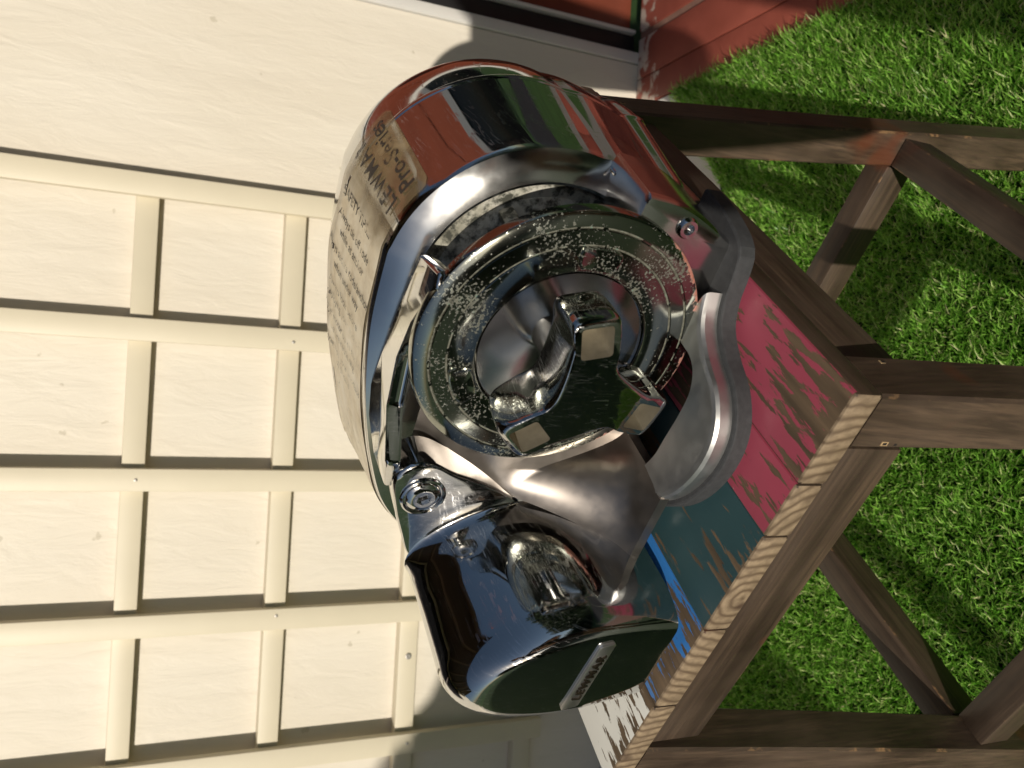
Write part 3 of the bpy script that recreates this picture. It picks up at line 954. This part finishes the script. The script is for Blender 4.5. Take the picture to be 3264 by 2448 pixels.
# bolted lug at the top of the cover
lugp = [(0.157, 0.1555), (0.147, 0.1525), (0.1415, 0.143), (0.143, 0.133), (0.150, 0.119), (0.156, 0.103), (0.164, 0.087), (0.176, 0.072), (0.205, 0.080), (0.224, 0.105), (0.224, 0.124), (0.214, 0.1345), (0.198, 0.1415), (0.178, 0.1495)]
lp = smooth_poly(A(lugp), 80)
c_ = lp.mean(0)
loops = []
for k_, v_ in ((1.0, 0.128), (1.0, 0.107), (0.992, 0.1055), (0.97, 0.1045), (0.93, 0.1042), (0.5, 0.1040)):
    loops.append([Vector((c_[0] + (p[0] - c_[0]) * k_, v_, c_[1] + (p[1] - c_[1]) * k_)) for p in lp])
bm = loops_mesh(loops, True, True)
finish('lug', bm, M['chrome'], cover, 35)
bm = lathe([(0.0135, 0.1045), (0.0132, 0.1026), (0.0122, 0.1020), (0.0116, 0.1036), (0.0112, 0.1042)], -0.1655, 0.1365, 48)
finish('bolt_ring', bm, M['chrome'], cover, 40)
bm = lathe([(0.0105, 0.1044), (0.0105, 0.1028), (0.0098, 0.1021), (0.0066, 0.1008), (0.0060, 0.1008)], -0.1655, 0.1365, 48)
hexl = lambda r, v: [Vector((-0.1655 + r * math.cos(R_(60 * round(k / 8 - 0.5) if False else k * 7.5)) * (math.cos(R_(30)) / math.cos(R_((k * 7.5) % 60 - 30)) if r < 0.0055 else 1), v, 0.1365 + r * math.sin(R_(k * 7.5)) * (math.cos(R_(30)) / math.cos(R_((k * 7.5) % 60 - 30)) if r < 0.0055 else 1))) for k in range(48)]
loops_mesh([hexl(0.0060, 0.1008), hexl(0.0044, 0.1009), hexl(0.0043, 0.1050)], False, True, 0, bm)
finish('bolt', bm, M['chrome'], cover, 40)

# ------------------------------------------------------------------ lettering
def text_mesh(txt, size, bold=False, spacing=1.0, extrude=0.0):
    cu = bpy.data.curves.new('t', 'FONT')
    cu.body = txt; cu.size = size; cu.align_x = 'CENTER'; cu.align_y = 'CENTER'
    cu.space_character = spacing; cu.extrude = extrude
    if bold: cu.offset = size * 0.012
    cu.resolution_u = 3
    ob = bpy.data.objects.new('t', cu); COL.objects.link(ob)
    bpy.context.view_layer.update()
    d = bpy.context.evaluated_depsgraph_get()
    me = bpy.data.meshes.new_from_object(ob.evaluated_get(d))
    bpy.data.objects.remove(ob); bpy.data.curves.remove(cu)
    return me

# badge on the cover's front face
bp = [(0.2405, 0.0578), (0.2385, 0.0495), (0.2370, 0.0480), (0.1825, 0.0450), (0.1812, 0.0462), (0.1832, 0.0532), (0.1846, 0.0543)]
bm = bmesh.new(); prism(bm, A(bp), 0.0072, 0.0095, axis='y', bev=0.0005)
badge = finish('badge', bm, M['badge'], cover, 40)
me = text_mesh('LEWMAR', 0.0088, True, 1.22, 0.0006)
for v in me.vertices:
    x, y_, z_ = v.co
    v.co = Vector((-0.2105 + x * 0.97, 0.0068 - z_, 0.0513 + y_ * 0.80 - x * 0.06))
me.materials.append(M['dark_letter'])
o = bpy.data.objects.new('lettering', me); link(o, cover)

# paper label wrapped over the housing
def m_label():
    t = NT('aged_label')
    v = t.coord()
    n1 = t.noise(v, 60, 6, 0.65, 0.4); n2 = t.noise(v, 18, 3, 0.6); n3 = t.noise(t.coord((260, 60, 260), (0, 0, 0.5)), 1.0, 3)
    c = t.ramp(n1, [(0.28, (0.58, 0.46, 0.29)), (0.5, (0.76, 0.65, 0.46)), (0.7, (0.83, 0.74, 0.57))])
    sx = t.n('ShaderNodeSeparateXYZ'); t.l(v, sx.inputs[0])
    # the plastic header of the label has gone brown and clear
    hd = t.n('ShaderNodeMapRange'); hd.inputs[1].default_value = -0.062; hd.inputs[2].default_value = -0.018
    t.l(sx.outputs['X'], hd.inputs[0])
    hf = t.math('ADD', hd.outputs[0], t.math('MULTIPLY', t.math('SUBTRACT', n2, 0.5), 0.7))
    hm = t.ramp(hf, [(0.30, 0.0), (0.75, 1.0)])
    c = t.mix(hm, c, t.ramp(n1, [(0.3, (0.20, 0.14, 0.065)), (0.7, (0.42, 0.32, 0.17))]))
    sm = t.ramp(t.noise(v, 85, 5, 0.7), [(0.60, 0.0), (0.70, 0.75)])
    lw = t.n('ShaderNodeMapRange'); lw.inputs[1].default_value = -0.10; lw.inputs[2].default_value = -0.17
    t.l(sx.outputs['X'], lw.inputs[0])
    c = t.mix(t.math('MULTIPLY', sm, lw.outputs[0]), c, (0.10, 0.085, 0.06))
    t.set(Base_Color=c, Roughness=t.mix(hm, 0.5, 0.22), Coat_Weight=0.3, Coat_Roughness=0.15,
          Alpha=t.math('SUBTRACT', 1.0, t.math('MULTIPLY', hm, t.ramp(n2, [(0.35, 0.25), (0.65, 0.6)]))))
    t.bump(t.math('ADD', n1, n3), 0.25, 0.0008)
    return t.m
M['label'] = m_label()
def m_ink(name, col, lo, hi):
    t = NT(name)
    t.set(Base_Color=col, Roughness=0.5, Alpha=t.ramp(t.math('ADD', t.math('MULTIPLY', t.noise(t.coord(), 190, 4, 0.7), 0.5), t.math('MULTIPLY', t.noise(t.coord(), 40, 3), 0.5)), [(lo, 1.0), (hi, 0.12)]))
    return t.m
M['ink'] = m_ink('label_ink', (0.045, 0.038, 0.030), 0.50, 0.60)
M['ink_faint'] = m_ink('label_ink_faint', (0.10, 0.085, 0.065), 0.42, 0.55)
# arc length along the outline, starting near the right end of the label
i0 = int(np.argmin(np.hypot(OUT[:, 0] - 0.000, OUT[:, 1] - 0.165)))
ROLL = np.roll(OUT, -i0, axis=0)
if ROLL[6, 0] < ROLL[0, 0]: ROLL = np.roll(OUT[::-1], -(len(OUT) - 1 - i0), axis=0)
ARC = np.r_[0, np.cumsum(np.linalg.norm(np.diff(ROLL, axis=0), axis=1))]
def surf(s, v, off):
    p = np.array([np.interp(s, ARC, ROLL[:, 0]), np.interp(s, ARC, ROLL[:, 1])])
    p2 = np.array([np.interp(s + 0.002, ARC, ROLL[:, 0]), np.interp(s + 0.002, ARC, ROLL[:, 1])])
    tg = (p2 - p); tg /= np.linalg.norm(tg)
    n = np.array([-tg[1], tg[0]])
    b = body_pt(p, v, max(kscale(v), 0.01) + (0.0085 if 0.2315 < v < 0.236 else 0))
    return Vector((b.x - n[0] * off, b.y, b.z + n[1] * off))
LS = 0.268
bm = bmesh.new()
ns, nv = 90, 22
grid = []
for i in range(ns + 1):
    rowv = []
    s_ = LS * i / ns
    for j in range(nv + 1):
        t = j / nv
        vb = 0.250 - 0.004 * math.sin(s_ * 40) - 0.035 * max(0, (s_ - 0.20) / 0.068)
        vf = 0.1625 + 0.0006 * math.sin(s_ * 60)
        # rounded corners at the right end
        if s_ < 0.006:
            q = 1 - s_ / 0.006; vb -= 0.006 * (1 - math.sqrt(1 - q * q)); vf += 0.006 * (1 - math.sqrt(1 - q * q))
        v_ = vf + (vb - vf) * t
        off = 0.0007 + 0.0004 * math.sin(s_ * 90 + v_ * 110) * math.sin(v_ * 170)
        rowv.append(bm.verts.new(surf(s_, v_, off)))
    grid.append(rowv)
for i in range(ns):
    for j in range(nv):
        bm.faces.new((grid[i][j], grid[i][j + 1], grid[i + 1][j + 1], grid[i + 1][j]))
label = finish('label', bm, M['label'], wl, 180)
def wrap(txt, size, s0, v0, flip, mat, bold=False, spacing=1.0, lead=0.0):
    me = text_mesh(txt, size, bold, spacing)
    for v in me.vertices:
        x, y_ = v.co.x, v.co.y
        if flip: s, vv = s0 - y_, v0 - x        # reads towards the front, tops to the right
        else: s, vv = s0 + y_, v0 + x           # reads towards the back, tops to the left
        v.co = surf(s, vv, 0.0014)
    me.materials.append(mat)
    o = bpy.data.objects.new('lettering', me); link(o, label)
wrap('Pro-Series', 0.0158, 0.0115, 0.2065, False, M['ink'], True, 1.05)
wrap('LEWMAR', 0.0150, 0.0260, 0.2065, False, M['ink'], True, 1.22)
wrap('SAFETY TIPS...', 0.0088, 0.0500, 0.2060, True, M['ink'], True)
ls = ['Always tie off rode', 'while at anchor', 'Always secure rode/anchor', 'when under way', 'Always look before', 'deploying your anchor',
      'Always motor up to anchor', 'before retrieving', 'Always use your windlass', 'with care']
for q, tx in enumerate(ls):
    wrap(tx, 0.0078, 0.0640 + q * 0.0098 + 0.0030 * (q // 2), 0.2030 - 0.002 * (q % 2), True, M['ink'] if q < 4 else M['ink_faint'])

# ================================================================== out of frame
def m_leaf(name, c0, c1):
    t = NT(name)
    a = t.n('ShaderNodeAttribute'); a.attribute_name = 'tone'
    t.set(Base_Color=t.ramp(a.outputs['Fac'], [(0.0, c0), (1.0, c1)]), Roughness=0.5)
    return t.m
M['leaf'] = m_leaf('hedge_leaf', (0.014, 0.034, 0.010), (0.045, 0.085, 0.022))
def leaves(name, blobs, n, size, seed, parent=None):
    g = np.random.default_rng(seed)
    w = np.array([b[3] * b[4] * b[5] for b in blobs]); w = w / w.sum()
    idx = g.choice(len(blobs), n, p=w)
    B = np.array(blobs)[idx]
    d = g.normal(size=(n, 3)); d /= np.linalg.norm(d, axis=1)[:, None]
    r = g.uniform(0.75, 1.0, (n, 1))
    c = B[:, :3] + d * r * B[:, 3:6]
    ok = c[:, 2] > 0.02; c = c[ok]; n = len(c)
    u = g.normal(size=(n, 3)); u /= np.linalg.norm(u, axis=1)[:, None]
    v = np.cross(u, g.normal(size=(n, 3))); v /= np.linalg.norm(v, axis=1)[:, None]
    s_ = size * g.uniform(0.6, 1.3, (n, 1))
    V = np.stack([c - u * s_, c - v * s_ * 0.45, c + u * s_, c + v * s_ * 0.45], 1).reshape(-1, 3)
    me = bpy.data.meshes.new(name)
    me.from_pydata(V.tolist(), [], np.arange(n * 4).reshape(-1, 4).tolist())
    at = me.attributes.new('tone', 'FLOAT', 'FACE'); at.data.foreach_set('value', g.uniform(0, 1, n).astype(np.float32))
    me.materials.append(M['leaf'])
    o = bpy.data.objects.new(name, me)
    return link(o, parent)
hb = []
rg = random.Random(3)
for i in range(26):
    hb.append((-9 + i * 0.72, -7.2 + rg.uniform(-0.15, 0.15), 0.95, 0.75, 0.6, 1.0 + rg.uniform(-0.08, 0.12)))
hd = leaves('hedge', hb, 26000, 0.085, 11)
tag(hd, 'long dark green leafy hedge along the far side of the lawn, mirrored in the steel', 'hedge')
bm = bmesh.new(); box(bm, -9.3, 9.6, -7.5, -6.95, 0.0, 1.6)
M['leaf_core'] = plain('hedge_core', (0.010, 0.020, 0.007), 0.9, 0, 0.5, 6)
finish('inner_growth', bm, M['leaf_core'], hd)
hb = []
for i in range(9):
    hb.append((4.6 + rg.uniform(-0.1, 0.1), -6.6 + i * 0.72, 1.7, 0.6, 0.75, 1.85 + rg.uniform(-0.15, 0.25)))
hd2 = leaves('added_hedge', hb, 16000, 0.085, 13)  # added unseen hedge, keeps the gearbox cover's reflection dark
tag(hd2, 'tall dark hedge added at the right edge of the lawn to darken reflections in the steel', 'hedge')
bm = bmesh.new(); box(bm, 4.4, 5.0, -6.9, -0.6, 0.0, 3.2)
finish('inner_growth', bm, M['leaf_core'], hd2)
added_eave = empty('added_eave', (0, WY, 2.15))  # unseen overhang added so the cover mirrors brown timber, not blue sky
tag(added_eave, 'dark brown timber overhang added above the cream wall to darken reflections in the steel', 'added_eave')
M['soffit'] = plain('brown_soffit', (0.06, 0.040, 0.028), 0.6, 0, 0.2, 8)
bm = bmesh.new(); box(bm, -4.0, 1.3, -0.95, 0.3, 0.0, 0.03); finish('soffit', bm, M['soffit'], added_eave)
bm = bmesh.new(); box(bm, -4.0, 1.3, -0.99, -0.951, -0.06, 0.16); finish('fascia', bm, M['brown_frame'], added_eave)
M['rafter'] = plain('rafter', (0.16, 0.115, 0.08), 0.6, 0, 0.2, 8)
for x_ in np.arange(-3.8, 1.3, 0.62):
    bm = bmesh.new(); box(bm, x_, x_ + 0.07, -0.95, 0.0, -0.08, -0.001); finish('rafter', bm, M['rafter'], added_eave)
bush = empty('added_bush', (-1.70, -1.0, 0.08))  # unseen bush, added and shaped to throw the wall shadow at left
tag(bush, 'round dark leafy bush added on the lawn to cast the shadow at the left of the wall', 'bush')
leaves('foliage', [(0, 0, 0.55, 0.50, 0.45, 0.62), (-0.45, -0.1, 0.5, 0.5, 0.45, 0.55), (0.12, 0.1, 0.3, 0.42, 0.4, 0.42)], 16000, 0.045, 12, bush)
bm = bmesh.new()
bmesh.ops.create_icosphere(bm, subdivisions=3, radius=1.0, matrix=Matrix.Translation((-0.04, 0, 0.48)) @ Matrix.Diagonal((0.66, 0.44, 0.68, 1)))  # core enlarged so the added bush throws a solid shadow
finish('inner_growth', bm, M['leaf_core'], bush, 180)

# red house across the side path: dark doors below, red wall above
house = empty('red_house', (3.7, 1.0, 0))
tag(house, 'red rendered house with dark glass doors far to the right, mirrored in the steel', 'house')
M['red_wall'] = plain('red_render', (0.30, 0.072, 0.036), 0.7, 0, 0.15, 1.5)
M['grey_band'] = plain('grey_lintel', (0.30, 0.30, 0.31), 0.6, 0, 0.1)
bm = bmesh.new(); box(bm, 0, 4, -0.4, 9, 1.62, 2.35); finish('wall', bm, M['red_wall'], house)
bm = bmesh.new(); box(bm, 0, 4, -0.4, 9, 2.39, 4.2); finish('wall', bm, M['red_wall'], house)
bm = bmesh.new(); box(bm, 0.03, 4, -0.4, 9, 2.35, 2.39); finish('shadow_gap', bm, M['seal'], house)
bm = bmesh.new(); box(bm, -0.05, 4, -0.4, 9, 1.42, 1.62); finish('lintel', bm, M['grey_band'], house)
for y_ in np.arange(-0.35, 8.9, 1.55):
    bm = bmesh.new(); box(bm, 0.02, 0.05, y_, y_ + 1.42, 0.08, 1.42); finish('door_pane', bm, M['dark_pane'], house)
    bm = bmesh.new(); box(bm, -0.02, 0.08, y_ + 1.43, y_ + 1.54, 0.0, 1.42); finish('door_frame', bm, M['seal'], house)

# person kneeling behind the camera, holding up a phone
M['skin'] = plain('skin', (0.42, 0.24, 0.16), 0.5, 0, 0.08, 30)
M['jumper'] = plain('black_jumper', (0.016, 0.015, 0.015), 0.9, 0, 0.25, 150, 0.2)
M['jeans'] = plain('tan_trousers', (0.17, 0.125, 0.085), 0.9, 0, 0.3, 120, 0.2)
M['hair'] = plain('brown_hair', (0.035, 0.022, 0.014), 0.6, 0, 0.3, 90, 0.3)
ROTI = ROT
def CW(x, y, z):                              # camera axes -> world
    return Vector((0, 0, CAMZ)) + ROT @ Vector((x, y, z))
phone = empty('phone', (0, 0, 0))
tag(phone, 'dark slim phone held upright in the kneeling person\'s hands', 'phone')
bm = bmesh.new(); box(bm, -0.012, 0.126, -0.050, 0.016, 0.006, 0.013, 0.003, 3)
bmesh.ops.transform(bm, matrix=Matrix.Translation((0, 0, CAMZ)) @ ROT.to_4x4(), verts=bm.verts)
M['phone'] = plain('phone_black', (0.02, 0.02, 0.022), 0.3, 0.2, 0.1)
finish('case', bm, M['phone'], phone, 40)
per = empty('person', (-0.05, -0.55, 0))
tag(per, 'person in black jumper and tan trousers kneeling on the grass holding up a phone', 'person')
J = {}; E_ = []
def jt(n, p, r, par=None):
    p = Vector(p)
    if p.y < -0.25: p.x += DXP
    J[n] = (p, r)
    if par: E_.append((par, n))
DXP = -0.10
jt('pelvis', (0.13, -0.60, 0.50), 0.140)
jt('waist', (0.11, -0.59, 0.64), 0.118, 'pelvis')
jt('chest', (0.09, -0.55, 0.84), 0.130, 'waist')
jt('upper', (0.09, -0.52, 0.95), 0.098, 'chest')
jt('neck', (0.09, -0.50, 1.04), 0.050, 'upper')
jt('jaw', (0.09, -0.455, 1.105), 0.062, 'neck')
jt('skull', (0.09, -0.475, 1.18), 0.082, 'jaw')
jt('crown', (0.09, -0.48, 1.24), 0.060, 'skull')
for sd, sh, el in (('l', (-0.085, -0.52, 0.945), (-0.065, -0.22, 0.50)), ('r', (0.265, -0.52, 0.945), (0.27, -0.30, 0.77))):
    jt(sd + 'sh', sh, 0.055, 'upper'); jt(sd + 'el', el, 0.042, sd + 'sh')
    if sd == 'l':
        w_ = CW(0.085, -0.085, 0.050); p_ = CW(0.055, -0.062, 0.030)
    else:
        w_ = CW(0.105, 0.060, 0.050); p_ = CW(0.085, 0.034, 0.030)
    jt(sd + 'wr', w_, 0.026, sd + 'el'); jt(sd + 'pm', p_, 0.025, sd + 'wr')
    sg = -1 if sd == 'l' else 1
    y0 = -0.055 if sd == 'l' else 0.022
    bx = 0.02 if sd == 'l' else 0.055
    for f_ in range(4):
        x_ = bx + f_ * 0.017
        jt(sd + 'f%da' % f_, CW(x_, y0 + sg * 0.004, 0.016), 0.0085, sd + 'pm')
        jt(sd + 'f%db' % f_, CW(x_ - 0.002, y0 + sg * 0.002, 0.000), 0.0080, sd + 'f%da' % f_)
        jt(sd + 'f%dc' % f_, CW(x_ - 0.004, y0 - sg * 0.014, -0.0035), 0.0070, sd + 'f%db' % f_)
    jt(sd + 'ta', CW(bx + 0.02, y0 - sg * 0.004, 0.026), 0.010, sd + 'pm')
    jt(sd + 'tb', CW(bx + 0.005, y0 - sg * 0.022, 0.022), 0.0085, sd + 'ta')
for sd, kx in (('l', 0.04), ('r', 0.24)):
    jt(sd + 'hip', (kx, -0.585, 0.42), 0.098, 'pelvis')
    jt(sd + 'kn', (kx - 0.01, -0.50, 0.085), 0.066, sd + 'hip')
    jt(sd + 'an', (kx, -0.88, 0.060), 0.042, sd + 'kn')
    jt(sd + 'toe', (kx, -1.02, 0.036), 0.034, sd + 'an')
names = list(J)
me = bpy.data.meshes.new('body')
me.from_pydata([J[n][0] - per.location for n in names], [(names.index(a), names.index(b)) for a, b in E_], [])
bo = link(bpy.data.objects.new('body', me), per)
sk = bo.modifiers.new('skin', 'SKIN'); sk.use_smooth_shade = True
for i, n in enumerate(names):
    me.skin_vertices[0].data[i].radius = (J[n][1], J[n][1])
    me.skin_vertices[0].data[i].use_root = (n == 'pelvis')
sb = bo.modifiers.new('sub', 'SUBSURF'); sb.levels = 2; sb.render_levels = 2
bpy.context.view_layer.update()
dg = bpy.context.evaluated_depsgraph_get()
new = bpy.data.meshes.new_from_object(bo.evaluated_get(dg))
bo.modifiers.clear(); bo.data = new; new.name = 'body'
for m_ in ('jumper', 'skin', 'jeans'): new.materials.append(M[m_])
wl_, wr_ = J['lwr'][0], J['rwr'][0]
for f in new.polygons:
    c = f.center + per.location
    hand = min((c - wl_).length + (c - J['lpm'][0]).length, (c - wr_).length + (c - J['rpm'][0]).length) < 0.14 or (c - CW(0.05, -0.02, 0.01)).length < 0.085
    f.material_index = 1 if (hand or (c.z > 1.025 and c.y > -0.6)) else (2 if c.z < 0.52 else 0)
    f.use_smooth = True
bm = bmesh.new()
bmesh.ops.create_icosphere(bm, subdivisions=4, radius=1.0, matrix=Matrix.Translation(J['skull'][0] + Vector((0, -0.016, 0.022)) - per.location) @ Matrix.Diagonal((0.090, 0.098, 0.092, 1)))
bmesh.ops.delete(bm, geom=[v for v in bm.verts if v.co.y > 0.06 - (v.co.z - 1.18) * 0.2 and v.co.z < 1.235 or v.co.z < 1.11], context='VERTS')
finish('hair', bm, M['hair'], per, 180)
bm = bmesh.new()
hp = J['skull'][0] - per.location
M['eye'] = plain('eye', (0.6, 0.58, 0.55), 0.2)
for sx_ in (-1, 1):
    bm = bmesh.new()
    bmesh.ops.create_uvsphere(bm, u_segments=12, v_segments=8, radius=0.012, matrix=Matrix.Translation(hp + Vector((sx_ * 0.031, 0.072, -0.004))))
    finish('eye', bm, M['eye'], per, 180)
bm = bmesh.new()
loops_mesh([[hp + Vector((x * w_, y_, z_)) for x, y_ in ((-1, 0.074), (-0.5, 0.074 + d_), (0.5, 0.074 + d_), (1, 0.074))] for w_, d_, z_ in ((0.007, 0.006, 0.005), (0.009, 0.016, -0.015), (0.013, 0.024, -0.030), (0.010, 0.010, -0.037))], True, True, 0, bm)
finish('nose', bm, M['skin'], per, 180)
for sx_ in (-1, 1):
    bm = bmesh.new()
    bmesh.ops.create_uvsphere(bm, u_segments=12, v_segments=8, radius=1, matrix=Matrix.Translation(hp + Vector((sx_ * 0.084, 0.0, -0.012))) @ Matrix.Diagonal((0.008, 0.018, 0.030, 1)))
    finish('ear', bm, M['skin'], per, 180)
